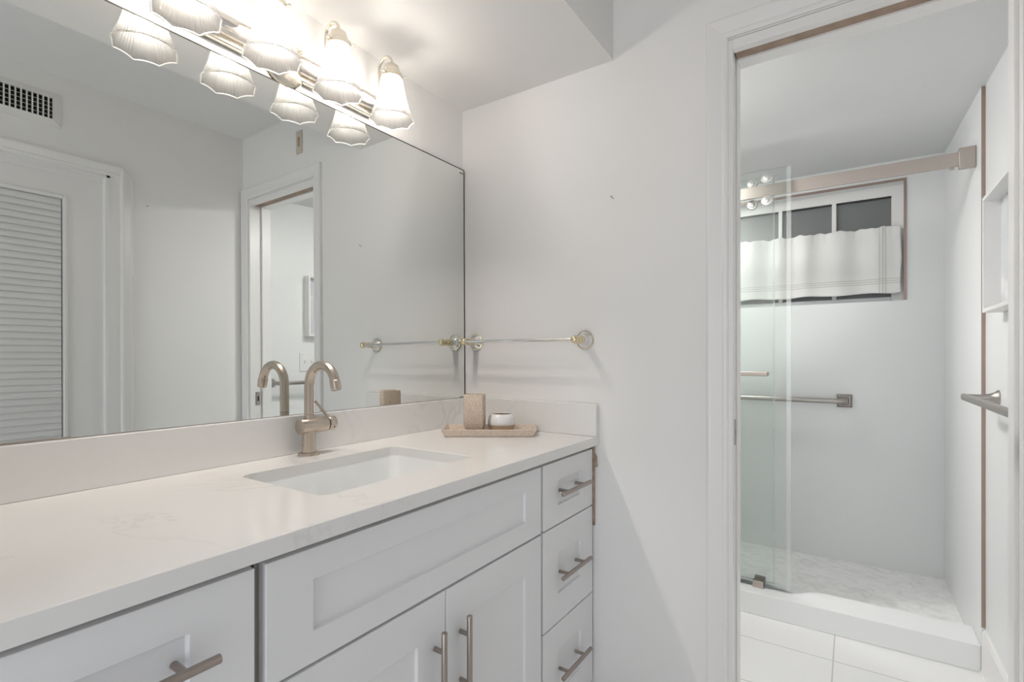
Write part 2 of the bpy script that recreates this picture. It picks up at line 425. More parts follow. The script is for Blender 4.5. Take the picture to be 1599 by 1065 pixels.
struct('ceiling_shower', bm, M_ceil2)
struct('floor_shower', B(XL, XS, 2.561, YB, -0.06, 0.02), M_mosaic)
struct('shower_curb', B(XL, XS, 2.49, 2.655, 0.0, 0.098), M_shw, bevel=0.003)
# cove baseboard of the toilet area
bm = nb(); loft(bm, [[(x, y, z) for x, z in ((XT, 0.0), (XT - 0.018, 0.0), (XT - 0.012, 0.012), (XT - 0.010, 0.145), (XT - 0.005, 0.158), (XT, 0.162))] for y in (DB, 2.4885)])
struct('baseboard_right', bm, M_trim)
# bronze edge strips
struct('trim_1', B(XS - 0.0005, XT, 2.4865, 2.4898, 0.167, zc2(2.47) - 0.002), M_bronze, 'slim vertical bronze edge strip on the shower wall')
bm = nb(); box(bm, WX1 - 0.002, WX1 + 0.010, YB - 0.006, YB + 0.004, WZ0 + 0.002, WZ1 + 0.010); box(bm, WX0, WX1 - 0.002, YB - 0.006, YB + 0.004, WZ1 - 0.002, WZ1 + 0.010)
struct('trim_2', bm, M_bronze, 'bronze edge strip around the shower window opening')

# ------------------------------------------------------------------ door_1 : pocket doorway into the shower room
def casing_profile(w, t):
    # across-width, thickness: outer edge raised back band, sloping to an inner bead
    return [(0, 0), (0, t * 0.75), (0.0025, t * 0.93), (0.007, t), (0.013, t * 0.96), (w - 0.014, t * 0.62), (w - 0.010, t * 0.70), (w - 0.004, t * 0.66), (w, t * 0.45), (w, 0)]
def casing(bm, xo0, xo1, zo, w, y, sgn=-1, t=0.017, axis='x'):
    """three mitred sides round an opening; xo0/xo1/zo = OUTER edges; y = wall face"""
    pr = casing_profile(w, t); rings = []
    for (cx, cz, dx, dz) in ((xo0, 0, 1, 0), (xo0, zo, 1, -1), (xo1, zo, -1, -1), (xo1, 0, -1, 0)):
        ring = []
        for a, h in pr:
            u = cx + dx * a; z = cz + dz * a
            ring.append((u, y + sgn * h, z) if axis == 'x' else (y + sgn * h, u, z))
        rings.append(ring)
    return loft(bm, rings)
d1 = struct('door_1', casing(nb(), OX0 - 0.066, OX1 + 0.066, 2.073, 0.055, D), M_trim, 'white moulded casing of the pocket doorway to the shower room')
# jamb liners: near and far strips with the door slot between them
bm = nb()
for y0, y1 in ((D - 0.002, D + 0.024), (D + 0.068, DB + 0.002)):
    box(bm, OX0 - 0.019, OX0, y0, y1, 0, OZ + 0.018); box(bm, OX1, OX1 + 0.019, y0, y1, 0, OZ + 0.018); box(bm, OX0, OX1, y0, y1, OZ - 0.008, OZ + 0.018)
struct('jamb', bm, M_trim, parent=d1, bevel=0.0015)
bm = nb(); box(bm, OX0 - 0.0005, OX1 + 0.012, D + 0.0242, D + 0.0678, OZ - 0.002, OZ + 0.016)
struct('track_slot', bm, M_wood, 'bare brown wood of the sliding door slot', parent=d1)
struct('pocket_door', B(OX0 - 0.019, OX0 - 0.004, D + 0.027, D + 0.065, 0.006, OZ + 0.014), M_trim, parent=d1, bevel=0.001)
struct('slot_back', B(OX1 + 0.014, OX1 + 0.019, D + 0.0242, D + 0.0678, 0, OZ + 0.016), M_trim, parent=d1)
yl = D + 0.046
bm = nb(); box(bm, OX0 - 0.005, OX0 - 0.001, yl - 0.010, yl + 0.010, 0.905, 0.975); cyl(bm, (OX0 - 0.002, yl, 0.94), (OX0 + 0.0005, yl, 0.94), 0.006, 12)
struct('edge_pull', bm, M_grab, 'steel edge pull of the pocket door', parent=d1)
bm = nb(); box(bm, OX1 + 0.009, OX1 + 0.0145, yl - 0.011, yl + 0.011, 0.905, 0.975)
sp = struct('strike_plate', bm, M_grab, 'steel strike plate with a dark slot', parent=d1)
struct('strike_slot', B(OX1 + 0.0085, OX1 + 0.0095, yl - 0.004, yl + 0.004, 0.925, 0.952), M_black, parent=sp)

# ------------------------------------------------------------------ door_2 : blind-glazed door in the right wall (seen in the mirror)
d2 = struct('door_2', casing(nb(), VY1, VY0, 2.032, 0.05, W, -1, 0.017, 'y'), M_trim, 'white casing of the door with a blind behind its glass')
bm = nb(); y0, y1 = VY0 + 0.05, VY1 - 0.05
box(bm, W - 0.002, W + 0.09, y1, y1 + 0.012, 0, 1.982); box(bm, W - 0.002, W + 0.09, y0 - 0.012, y0, 0, 1.982); box(bm, W - 0.002, W + 0.09, y0 - 0.012, y1 + 0.012, 1.972, 1.984)
struct('jamb', bm, M_trim, parent=d2)
GY0, GY1, GZ0, GZ1 = 0.12, 0.728, 0.26, 1.845
sx0, sx1 = W + 0.030, W + 0.072
bm = nb(); box(bm, sx0, sx1, GY1, y1 - 0.036 + 0.032, 0.01, 1.948); box(bm, sx0, sx1, y0 + 0.004, GY0, 0.01, 1.948); box(bm, sx0, sx1, GY0, GY1, 0.01, GZ0); box(bm, sx0, sx1, GY0, GY1, GZ1, 1.948)
box(bm, sx0 - 0.004, sx0 + 0.01, y0, y1, 1.946, 1.9725)
slab = struct('door_slab', bm, M_trim, parent=d2)
bm = nb()
for a in ((GY1, GY1 + 0.014, GZ0 - 0.014, GZ1 + 0.014), (GY0 - 0.014, GY0, GZ0 - 0.014, GZ1 + 0.014), (GY0, GY1, GZ1, GZ1 + 0.014), (GY0, GY1, GZ0 - 0.014, GZ0)): box(bm, sx0 - 0.008, sx0, *a)
struct('glazing_bead', bm, M_trim, parent=slab, bevel=0.003)
bm = nb(); n = 58
for i in range(n):
    z = GZ1 - 0.002 - i * 0.0273
    if z - 0.03 < GZ0: break
    tl = 0.010
    loft(bm, [[(sx0 + 0.0125, y, z), (sx0 + 0.0100, y, z - 0.012), (sx0 + 0.0090, y, z - 0.0272), (sx0 + 0.0096, y, z - 0.0272), (sx0 + 0.0106, y, z - 0.012), (sx0 + 0.0131, y, z)] for y in (GY0 + 0.003, GY1 - 0.004)])
struct('blind', bm, M_blind, 'closed white horizontal blind slats', parent=slab)
struct('blind_backing', B(sx0 + 0.022, sx0 + 0.026, GY0, GY1, GZ0, GZ1), mat('shadowy glass backing', (0.25, 0.25, 0.25), 0.4), parent=slab)

# ------------------------------------------------------------------ window_1
w1 = bpy.data.objects.new('window_1', None)
bm = nb(); fy0, fy1 = YB + 0.075, YB + 0.125
box(bm, WX0, WX0 + 0.045, fy0, fy1, WZ0, WZ1); box(bm, WX1 - 0.050, WX1, fy0, fy1, WZ0, WZ1)
box(bm, WX0 + 0.045, WX1 - 0.05, fy0, fy1, WZ1 - 0.055, WZ1)
w1 = struct('window_1', bm, M_trim, 'wide shower window with grey frosted panes, half covered by a curtain')
bm = nb(); box(bm, WX0 + 0.045, WX1 - 0.05, fy0 + 0.004, fy1, WZ0, WZ0 + 0.028); box(bm, WX0 + 0.045, WX1 - 0.052, fy0 - 0.012, fy0 + 0.004, WZ0, WZ0 + 0.014); box(bm, WX0 + 0.045, WX1 - 0.052, fy0 - 0.004, fy0 + 0.004, WZ0 + 0.014, WZ0 + 0.022)
struct('sill_track', bm, M_alu, 'grey metal window track', parent=w1)
mx = [WX0 + 0.045, 0.573, 0.594, 0.846, 0.866, 1.118, 1.140, WX1 - 0.05]
for i in range(3):
    struct('mullion', B(mx[1 + 2 * i], mx[2 + 2 * i], fy0 - 0.003, fy1 - 0.01, WZ0 + 0.028, WZ1 - 0.055), M_trim, parent=w1, bevel=0.002)
for i in range(4):
    struct('pane', B(mx[2 * i], mx[2 * i + 1], fy0 + 0.018, fy0 + 0.026, WZ0 + 0.028, WZ1 - 0.055), M_pane, parent=w1)
bm = nb(); box(bm, WX0 + 0.045, WX1 - 0.05, fy0 + 0.004, fy0 + 0.014, WZ1 - 0.063, WZ1 - 0.055)
struct('head_seal', bm, M_dark, 'dark seal under the window head', parent=w1)

# curtain on a slim rod
cu = thing('cafe_curtain', 'white cotton cafe curtain with grey pinstripes across the shower window', 'curtain', (0.9, YB + 0.035, WZ0 + 0.04))
bm = nb(); NX, NZ = 150, 40; grid = []
cx0, cx1 = 0.42, 1.431
for k in range(NZ + 1):
    t = k / NZ; row = []
    for i in range(NX + 1):
        s = i / NX; x = cx0 + (cx1 - cx0) * s
        f = 0.0135 * math.sin(s * 41 + 0.8 * math.sin(s * 13)) * (0.55 + 0.45 * t) + 0.009 * math.sin(s * 17 + t * 0.7)
        f *= 0.4 + 0.6 * min(1, abs(s - 0.96) * 5)
        f += 0.0022 * math.sin(s * 150 + 2 * math.sin(s * 40)) * max(0, t - 0.82) / 0.18
        ztop = 1.853 + 0.0035 * math.sin(s * 62) + 0.002 * math.sin(s * 131)
        zbot = 1.494 + 0.004 * math.sin(s * 23 + 1) + 0.012 * max(0, (0.06 - (1 - s)) / 0.06) ** 2 * 0.4
        z = zbot + (ztop - zbot) * t
        row.append(bm.verts.new((x + 0.002 * math.sin(t * 9 + s * 3), YB + 0.030 + f, z)))
    grid.append(row)
for k in range(NZ):
    for i in range(NX): bm.faces.new((grid[k][i], grid[k][i + 1], grid[k + 1][i + 1], grid[k + 1][i]))
c = obj('cloth', bm, M_curt, None, smooth=True)
c.parent = cu; c.matrix_parent_inverse = WM[cu.name].inverted(); WM[c.name] = WM[cu.name]
so = c.modifiers.new('thick', 'SOLIDIFY'); so.thickness = 0.0012
bm = nb(); cyl(bm, (WX0 + 0.002, YB + 0.050, 1.838), (WX1 - 0.002, YB + 0.050, 1.838), 0.004, 12)
obj('curtain_rod', bm, M_sw, cu)

# ------------------------------------------------------------------ mirror
mz0, mz1, my0, my1 = 1.0005, 1.8435, 0.085, 1.476
th, ph = R(0.3), R(-0.3)
def mxp(y, z): return 0.016 + (y - 1.484) * math.tan(th) + (z - 1.0) * math.tan(ph)   # hung a hair out of true
mir = thing('wall_mirror', 'large frameless wall mirror above the white backsplash', 'mirror', (0.016, 0.78, mz0))
def slab_yz(bm, y0, y1, z0, z1, f0, f1):
    loft(bm, [[(mxp(y, z) + f, y, z) for y, z in ((y0, z0), (y1, z0), (y1, z1), (y0, z1))] for f in (f0, f1)]); return bm
obj('mirror_glass', slab_yz(nb(), my0, my1, mz0, mz1, -0.005, 0.0), M_mirror, mir)
bm = nb(); slab_yz(bm, my0, my1 + 0.003, mz1, mz1 + 0.003, -0.006, 0.0005); slab_yz(bm, my1, my1 + 0.003, mz0, mz1, -0.006, 0.0005)
obj('dark_edge', bm, M_dark, mir); 
bm = nb(); slab_yz(bm, my1 - 0.022, my1 + 0.004, mz1 - 0.014, mz1 - 0.011, -0.002, 0.004)
obj('mirror_clip', bm, M_grab, mir)
bm = nb(); slab_yz(bm, my0, 0.33, mz0 - 0.0005, mz0 + 0.0025, -0.004, 0.0035)
obj('bottom_channel', bm, M_caba, mir)

# ------------------------------------------------------------------ countertop, sink
CX, CY0, CZ0, CZ1 = 0.553, 0.078, 0.8735, 0.9015
ct = thing('countertop', 'white quartz vanity countertop with faint grey veins', 'countertop', (0.28, 0.78, CZ0))
def plate_hole(bm, outer, inner, z0, z1):
    def loop(pts, z): 
        vs = [bm.verts.new((x, y, z)) for x, y in pts]
        es = [bm.edges.new((vs[i], vs[(i + 1) % len(vs)])) for i in range(len(vs))]
        return vs, es
    lo, eo = loop(outer, z1); li, ei = loop(inner, z1)
    bmesh.ops.triangle_fill(bm, edges=eo + ei, use_beauty=True)
    lo2, eo2 = loop(outer, z0); li2, ei2 = loop(inner, z0)
    bmesh.ops.triangle_fill(bm, edges=eo2 + ei2, use_beauty=True)
    for a, b in ((lo, lo2), (li, li2)):
        for i in range(len(a)):
            k = (i + 1) % len(a); bm.faces.new((a[i], a[k], b[k], b[i]))
    return bm
SX0, SX1, SY0, SY1 = 0.149, 0.431, 0.568, 1.002
bm = plate_hole(nb(), [(0.001, CY0), (CX, CY0), (CX, D - 0.001), (0.001, D - 0.001)], rrect(SX0, SX1, SY0, SY1, 0.022), CZ0, CZ1)
obj('slab', bm, M_quartz, ct, bevel=0.0018)
o = obj('backsplash', B(0.001, 0.027, CY0, D - 0.001, CZ1 + 0.0002, 0.9995), M_quartz, None, bevel=0.0018)
tag(o, 'long white quartz backsplash strip under the mirror', 'backsplash')
o = obj('side_splash', B(0.0275, CX, D - 0.022, D - 0.001, CZ1 + 0.0002, 1.0035), M_quartz, None, bevel=0.0018)
tag(o, 'short white quartz side splash behind the tray', 'backsplash')

sk = thing('undermount_sink', 'white rectangular undermount sink set in the countertop', 'sink', (0.29, 0.785, 0.75))
rings = []
for z, g, r in ((CZ0 - 0.0005, 0.012, 0.026), (CZ0 - 0.0005, -0.004, 0.026), (0.864, -0.001, 0.028), (0.80, 0.010, 0.034), (0.765, 0.022, 0.045), (0.752, 0.040, 0.05)):
    g2 = -g if z < 0.873 else -g
    x0, x1, y0, y1 = SX0, SX1, SY0, SY1
    if z > 0.872: rings.append([(x, y, z) for x, y in rrect(x0 - g, x1 + g, y0 - g * 1.0, y1 + g, r)]) if g > 0 else rings.append([(x, y, z) for x, y in rrect(x0 + g, x1 - g, y0 + g, y1 - g, r)])
    else:
        ins = 0.0 + (CZ0 - z) * 0.16
        ge = g if g > 0 else g
        rings.append([(x, y, z) for x, y in rrect(x0 + ge, x1 - ge, y0 + ge * 1.6, y1 - ge * 1.6, r)])
bm = nb(); vr = [[bm.verts.new(p) for p in r] for r in rings]
for i in range(len(vr) - 1):
    for j in range(len(vr[0])):
        k = (j + 1) % len(vr[0]); bm.faces.new((vr[i][j], vr[i][k], vr[i + 1][k], vr[i + 1][j]))
cen = bm.verts.new(((SX0 + SX1) / 2, (SY0 + SY1) / 2, 0.748))
for j in range(len(vr[-1])): bm.faces.new((vr[-1][j], vr[-1][(j + 1) % len(vr[-1])], cen))
bas = obj('basin', bm, M_por, sk, smooth=True, autosmooth=50)
so = bas.modifiers.new('thick', 'SOLIDIFY'); so.thickness = 0.006; so.offset = 1
bm = nb(); lathe(bm, ((SX0 + SX1) / 2, (SY0 + SY1) / 2, 0.7485), (0, 0, 1), [(0, 0.024), (0.003, 0.023), (0.004, 0.018), (0.002, 0.012), (0.004, 0.003)], 28)
obj('drain', bm, M_nick, sk, smooth=True)

# ------------------------------------------------------------------ vanity cabinets
XF, XC = 0.535, 0.514      # door face, carcass face
def shaker(y0, y1, z0, z1, st=0.084, rec=0.0075, t=0.020, pz=None):
    """door or drawer front: frame with a recessed flat panel, as one mesh"""
    bm = nb(); sz = st if pz is None else pz
    a = [(y0, z0), (y1, z0), (y1, z1), (y0, z1)]; b = [(y0 + st, z0 + sz), (y1 - st, z0 + sz), (y1 - st, z1 - sz), (y0 + st, z1 - sz)]
    c = [(y0 + st + 0.001, z0 + sz + 0.001), (y1 - st - 0.001, z0 + sz + 0.001), (y1 - st - 0.001, z1 - sz - 0.001), (y0 + st + 0.001, z1 - sz - 0.001)]
    loft(bm, [[(XF - t, y, z) for y, z in a], [(XF, y, z) for y, z in a], [(XF, y, z) for y, z in b], [(XF - rec, y, z) for y, z in c]])
    return bm
XB = 0.560
def pull_h(yc, z, parent, base=XF, L=0.178, cc=0.100):
    bm = nb(); cyl(bm, (XB, yc - L / 2, z), (XB, yc + L / 2, z), 0.006, 20, 0.001)
    for s in (-1, 1): cyl(bm, (base - 0.0005, yc + s * cc / 2, z), (XB, yc + s * cc / 2, z), 0.0048, 16)
    return obj('pull_handle', bm, M_pull, parent, smooth=True, autosmooth=40)
def pull_v(y, z1, parent, base=XF, L=0.178, cc=0.100):
    zc = z1 - L / 2; bm = nb(); cyl(bm, (XB, y, zc - L / 2), (XB, y, zc + L / 2), 0.006, 20, 0.001)
    for s in (-1, 1): cyl(bm, (base - 0.0005, y, zc + s * cc / 2), (XB, y, zc + s * cc / 2), 0.0048, 16)
    return obj('pull_handle', bm, M_pull, parent, smooth=True, autosmooth=40)
def carcass(y0, y1, parent):
    """box with side panels, bottom, back and a face rail; the fronts close it"""
    bm = nb(); z0, z1 = 0.10, CZ0 - 0.0015
    box(bm, 0.012, XC, y0, y0 + 0.016, z0, z1); box(bm, 0.012, XC, y1 - 0.016, y1, z0, z1)
    box(bm, 0.012, XC, y0 + 0.016, y1 - 0.016, z0, z0 + 0.016); box(bm, 0.012, 0.020, y0 + 0.016, y1 - 0.016, z0 + 0.016, z1)
    box(bm, XC - 0.018, XC, y0 + 0.016, y1 - 0.016, z1 - 0.03, z1)
    box(bm, 0.012, XC - 0.07, y0, y1, 0.0, z0)
    return obj('carcass', bm, M_caba, parent)
ZT = 0.8605
rows = ((0.686, ZT), (0.4135, 0.682), (0.135, 0.4095))
pulls = (0.7745, 0.545, 0.2715)
lab = {'l': 'white three drawer vanity cabinet at the left end of the counter', 'r': 'white three drawer vanity cabinet against the towel bar wall'}
for side, y0, y1 in (('l', 0.090, 0.384), ('r', 1.1665, 1.4735)):
    cb = thing('drawer_cabinet', lab[side], 'cabinet', (0.27, (y0 + y1) / 2, 0.0), group='drawer cabinets of the vanity')
    carcass(y0 - 0.001, y1 + 0.001 if side == 'r' else y1 + 0.0065, cb)
    for (z0, z1), zp in zip(rows, pulls):
        f = obj('drawer_front', shaker(y0, y1, z0, z1, 0.083, pz=0.052 if z1 - z0 < 0.2 else 0.078), M_cab, cb, bevel=0.0012)
        pull_h((y0 + y1) / 2 - (0.0 if side == 'r' else -0.0), zp, f, XF - 0.0075)
    if side == 'r':
        bm = nb(); box(bm, 0.500, 0.540, y1 + 0.0020, y1 + 0.0095, 0.62, 0.868)
        st = obj('filler_strip', bm, M_raw, cb); st['label'] = 'bare brown wood strip beside the drawers'
        bm = nb(); prism(bm, [(0.540, 0.846), (0.546, 0.838), (0.5475, 0.822), (0.5490, 0.806), (0.5455, 0.803), (0.5405, 0.812)], 1, y1 + 0.004, y1 + 0.009)
        obj('wood_splinter', bm, M_raw, st)
sb = thing('sink_cabinet', 'wide white sink base cabinet with two doors under the sink', 'cabinet', (0.27, 0.776, 0.0))
carcass(0.3945, 1.1615, sb)
obj('false_front', shaker(0.400, 1.1560, 0.686, ZT, 0.076, pz=0.048), M_cab, sb, bevel=0.0012)
dl = obj('door', shaker(0.400, 0.7765, 0.118, 0.6805, 0.078), M_cab, sb, bevel=0.0012)
dr = obj('door', shaker(0.7790, 1.1560, 0.118, 0.6805, 0.078), M_cab, sb, bevel=0.0012)
pull_v(0.7455, 0.617, dl); pull_v(0.8235, 0.617, dr)

# ------------------------------------------------------------------ faucet
FX, FY, FZ = 0.066, 0.790, CZ1
fa = thing('faucet', 'brushed nickel gooseneck faucet behind the sink', 'faucet', (FX, FY, FZ))
bm = nb(); lathe(bm, (FX, FY, FZ), (0, 0, 1), [(0, 0.0262), (0.004, 0.0262), (0.0065, 0.0245), (0.0068, 0.018)], 40)
obj('base_plate', bm, M_nick, fa, smooth=True, autosmooth=40)
bm = nb(); cyl(bm, (FX, FY, FZ + 0.005), (FX, FY, 0.966), 0.0168, 36)
obj('body', bm, M_nick, fa, smooth=True, autosmooth=40)
zc = 0.9755
bm = nb(); cyl(bm, (FX, FY - 0.027, zc), (FX, FY + 0.0495, zc), 0.0198, 40, 0.0012)
obj('valve_barrel', bm, M_nick, fa, smooth=True, autosmooth=40)
bm = nb(); cyl(bm, (FX, FY + 0.049, zc), (FX, FY + 0.053, zc), 0.0172, 32)
obj('handle_gap', bm, M_black, fa, smooth=True, autosmooth=40)
bm = nb(); cyl(bm, (FX, FY + 0.0525, zc), (FX, FY + 0.0735, zc), 0.0190, 40, 0.0015)
hd = obj('handle', bm, M_nick, fa, smooth=True, autosmooth=40)
bm = nb(); tube(bm, [(FX - 0.004, FY + 0.062, zc + 0.015), (FX - 0.034, FY + 0.041, zc + 0.058)], 0.0038, 16)
obj('lever', bm, M_nick, hd, smooth=True, autosmooth=40)
bm = nb(); sphere(bm, (FX + 0.0165, FY + 0.065, zc - 0.009), 0.0022, 10, 8)
obj('set_screw', bm, M_dark, hd, smooth=True)
bm = nb(); pts = [(FX, FY, 0.985), (FX, FY, 1.0), (FX, FY, 1.03), (FX, FY, 1.055)]
rc, zc2_ = 0.0525, 1.0775
pts.append((FX, FY, zc2_))
for i in range(1, 25):
    a = R(165 * i / 24); pts.append((FX + rc - rc * math.cos(a), FY, zc2_ + rc * math.sin(a)))
tx, tz = math.sin(R(165)), math.cos(R(165))
e = Vector(pts[-1])
tube(bm, pts, 0.0114, 28)
spo = obj('spout', bm, M_nick, fa, smooth=True, autosmooth=40)
bm = nb(); dirv = Vector((tx, 0, tz)); lathe(bm, e - dirv * 0.001, dirv, [(0, 0.0115), (0.001, 0.0124), (0.022, 0.0124), (0.0235, 0.0115), (0.0235, 0.0085), (0.020, 0.008)], 28)
obj('aerator', bm, M_nick, spo, smooth=True, autosmooth=40)
bm = nb(); lathe(bm, (FX, FY, 1.0035), (0, 0, 1), [(0, 0.0117), (0.001, 0.0119), (0.002, 0.0117)], 28)
obj('swivel_ring', bm, M_pull, spo, smooth=True, autosmooth=40)

# ------------------------------------------------------------------ tray, toothbrush holder, bowl
TR = R(33.75); tcx, tcy = 0.2455, 1.3225
tr = thing('vanity_tray', 'long pale speckled stone tray in the corner of the counter', 'tray', (tcx, tcy, CZ1), TR)
bm = nb(); L2, W2 = 0.149, 0.067
def rr(l, wd, r, z): return [(x, y, z) for x, y in rrect(-l, l, -wd, wd, r, 4)]
loft(bm, [rr(L2 - 0.014, W2 - 0.012, 0.008, 0.0), rr(L2 - 0.011, W2 - 0.009, 0.008, 0.001), rr(L2 - 0.001, W2 - 0.001, 0.006, 0.021), rr(L2, W2, 0.006, 0.0225), rr(L2 - 0.001, W2 - 0.001, 0.006, 0.0235), rr(L2 - 0.005, W2 - 0.005, 0.005, 0.0235), rr(L2 - 0.013, W2 - 0.012, 0.006, 0.007), rr(L2 - 0.016, W2 - 0.015, 0.006, 0.0062)])
obj('dish', bm, M_tray, tr, smooth=True, local=True, autosmooth=35)
def world_from_tray(x, y, z): 
    v = WM[tr.name] @ Vector((x, y, z)); return v
hp = world_from_tray(-0.048, -0.008, 0.0064)
hz = hp.z
tb = thing('toothbrush_holder', 'tall square speckled sandstone toothbrush holder on the tray', 'holder', hp, TR - R(5))
bm = nb(); h = 0.0315
loft(bm, [rr(h - 0.008, h - 0.008, 0.004, 0.0), rr(h - 0.007, h - 0.007, 0.004, 0.001), rr(h - 0.002, h - 0.002, 0.004, 0.022), rr(h, h, 0.004, 0.027), rr(h, h, 0.004, 0.121), rr(h - 0.0015, h - 0.0015, 0.004, 0.1235), rr(h - 0.004, h - 0.004, 0.003, 0.124), rr(h - 0.006, h - 0.006, 0.003, 0.122), rr(h - 0.007, h - 0.007, 0.003, 0.03)])
hb = obj('cup', bm, M_stone, tb, smooth=True, local=True, autosmooth=35)
bm = nb(); box(bm, -0.004, 0.004, -h + 0.006, h - 0.006, 0.06, 0.1225)
obj('divider', bm, M_stone, tb, local=True)
bp = world_from_tray(0.038, 0.010, 0.0064)
bw = thing('small_bowl', 'small round two tone bowl, white glaze over bare tan clay, on the tray', 'bowl', bp)
bm = nb(); lathe(bm, (0, 0, 0), (0, 0, 1), [(0.012, 0.004), (0.012, 0.030), (0.020, 0.038), (0.035, 0.0415), (0.052, 0.0345), (0.0572, 0.0318)][::-1] + [], 48, cap=False)
lathe(bm, (0, 0, 0), (0, 0, 1), [(0, 0.004), (0, 0.0350), (0.003, 0.0375), (0.0255, 0.0445)], 48, cap=False)
obj('clay_body', bm, M_clay, bw, smooth=True, local=True, autosmooth=50)
bm = nb(); lathe(bm, (0, 0, 0), (0, 0, 1), [(0.0252, 0.0444), (0.0265, 0.0452), (0.034, 0.0450), (0.047, 0.0425), (0.055, 0.0385), (0.0585, 0.0350), (0.0595, 0.0335), (0.0585, 0.0318), (0.0570, 0.0318)], 48, cap=False)
obj('glazed_rim', bm, M_glaze, bw, smooth=True, local=True, autosmooth=60)

# ------------------------------------------------------------------ towel bar by the mirror (chrome with brass)
tbz, tby = 1.2045, D - 0.072
tw = thing('towel_bar', 'chrome and brass towel bar on the wall beside the mirror', 'towel bar', (0.285, D, tbz))
bm = nb(); cyl(bm, (0.066, tby, tbz), (0.505, tby, tbz), 0.0055, 20)
obj('rod', bm, M_chrome, tw, smooth=True, autosmooth=40)
for x in (0.0665, 0.505):
    bm = nb(); lathe(bm, (x, D, tbz), (0, -1, 0), [(0, 0.027), (0.004, 0.0275), (0.006, 0.025), (0.010, 0.0235), (0.013, 0.0175), (0.020, 0.0125), (0.024, 0.0115)], 36)
    fl = obj('wall_flange', bm, M_chrome, tw, smooth=True, autosmooth=50)
    bm = nb(); lathe(bm, (x, D - 0.0005, tbz), (0, -1, 0), [(0, 0.0265), (0.0, 0.0295), (0.0035, 0.0295), (0.0040, 0.0265)], 36)
    obj('flange_ring', bm, M_brass, fl, smooth=True, autosmooth=50)
    bm = nb(); lathe(bm, (x, D - 0.022, tbz), (0, -1, 0), [(0, 0.009), (0.003, 0.0125), (0.008, 0.013), (0.012, 0.0095), (0.016, 0.0085), (0.021, 0.0120), (0.026, 0.0120), (0.030, 0.0085), (0.036, 0.0075), (0.041, 0.0105), (0.050, 0.0130), (0.058, 0.0110), (0.062, 0.006), (0.063, 0.001)], 30)
    obj('post', bm, M_brass, tw, smooth=True)
# ------------------------------------------------------------------ small wall things
def nail(p, n, label):
    bm = nb(); lathe(bm, p, n, [(0, 0.0012), (0.012, 0.0012), (0.0122, 0.0028), (0.0135, 0.0026)], 10)
    o = obj('wall_nail', bm, M_grab, None, origin=p); tag(o, label, 'nail')
nail((0.601, D, 1.6403), (-0.25, -1, 0.35), 'small bare nail high on the white wall right of the mirror')
nail((W, 1.028, 1.880), (-1, 0, 0.1), 'small dark nail in the wall beside the blind door, seen in the mirror')
bm = nb(); lathe(bm, (W, 1.008, 2.137), (-1, 0, 0), [(0, 0.005), (0.003, 0.0045), (0.004, 0.002)], 12)
tag(obj('wall_anchor', bm, M_sw, None, origin=(W, 1.008, 2.137)), 'tiny white screw anchor high on the wall, seen in the mirror', 'anchor')
bp_ = thing('wall_plate', 'narrow beige plate above the pocket doorway, seen in the mirror', 'plate', (1.053, D, 2.21))
obj('cover', B(1.030, 1.076, D - 0.006, D, 2.155, 2.268), M_plate, bp_, bevel=0.002)
obj('stain', B(1.045, 1.061, D - 0.0075, D - 0.006, 2.19, 2.235), M_wood, bp_, bevel=0.0007)

# vent on the right wall (seen in the mirror)
ve = thing('wall_vent', 'white rectangular air vent grille above the blind door, seen in the mirror', 'vent', (W, 0.52, 2.20))
vy0, vy1, vz0, vz1 = 0.325, 0.715, 2.132, 2.273
hy0, hy1, hz0, hz1 = 0.354, 0.686, 2.160, 2.247
bm = nb(); loft(bm, [[(W, y, z) for y, z in ((vy0, vz0), (vy1, vz0), (vy1, vz1), (vy0, vz1))], [(W - 0.004, y, z) for y, z in ((vy0, vz0), (vy1, vz0), (vy1, vz1), (vy0, vz1))], [(W - 0.012, y, z) for y, z in ((hy0, hz0), (hy1, hz0), (hy1, hz1), (hy0, hz1))], [(W - 0.001, y, z) for y, z in ((hy0, hz0), (hy1, hz0), (hy1, hz1), (hy0, hz1))]], cap=False)
obj('vent_frame', bm, M_vent, ve)
obj('duct', B(W - 0.0012, W - 0.0004, hy0, hy1, hz0, hz1), M_black, ve)
bm = nb(); y = hy0
while y < hy1 - 0.01:
    y += 0.0168; box(bm, W - 0.0115, W - 0.003, y - 0.0022, y + 0.0022, hz0, hz1)
for i in range(1, 5): box(bm, W - 0.0045, W - 0.0025, hy0, hy1, hz0 + i * 0.0175 - 0.0008, hz0 + i * 0.0175 + 0.0008)
obj('vent_louvers', bm, M_vent, ve)

# ------------------------------------------------------------------ vanity light
LX, LZ = 0.105, 1.905
LY = (0.4870, 0.6680, 0.8500, 1.0335)
YM = 0.760
vl = thing('vanity_light', 'four lamp vanity light bar with ribbed glass shades above the mirror', 'light', (0.0, YM, LZ))
bm = nb(); box(bm, 0.0, 0.020, 0.470, 1.046, LZ - 0.034, LZ + 0.034); 
obj('back_plate', bm, M_fix, vl, bevel=0.004)
bm = nb(); cyl(bm, (0.032, 0.474, LZ), (0.032, 1.042, LZ), 0.0215, 32, 0.005)
obj('light_bar', bm, M_fixc, vl, smooth=True, autosmooth=40)
bm = nb(); lathe(bm, (0.0, YM, LZ + 0.002), (1, 0, 0), [(0, 0.066), (0.006, 0.066), (0.014, 0.060), (0.020, 0.045), (0.026, 0.030)], 48)
cp = obj('wall_canopy', bm, M_fix, vl, smooth=True, autosmooth=50)
for s in (-1, 1):
    bm = nb(); lathe(bm, (0.012, YM + s * 0.04, LZ + 0.040), (1, 0, 0), [(0, 0.006), (0.006, 0.006), (0.010, 0.003)], 14)
    obj('cap_nut', bm, M_brass, cp, smooth=True)
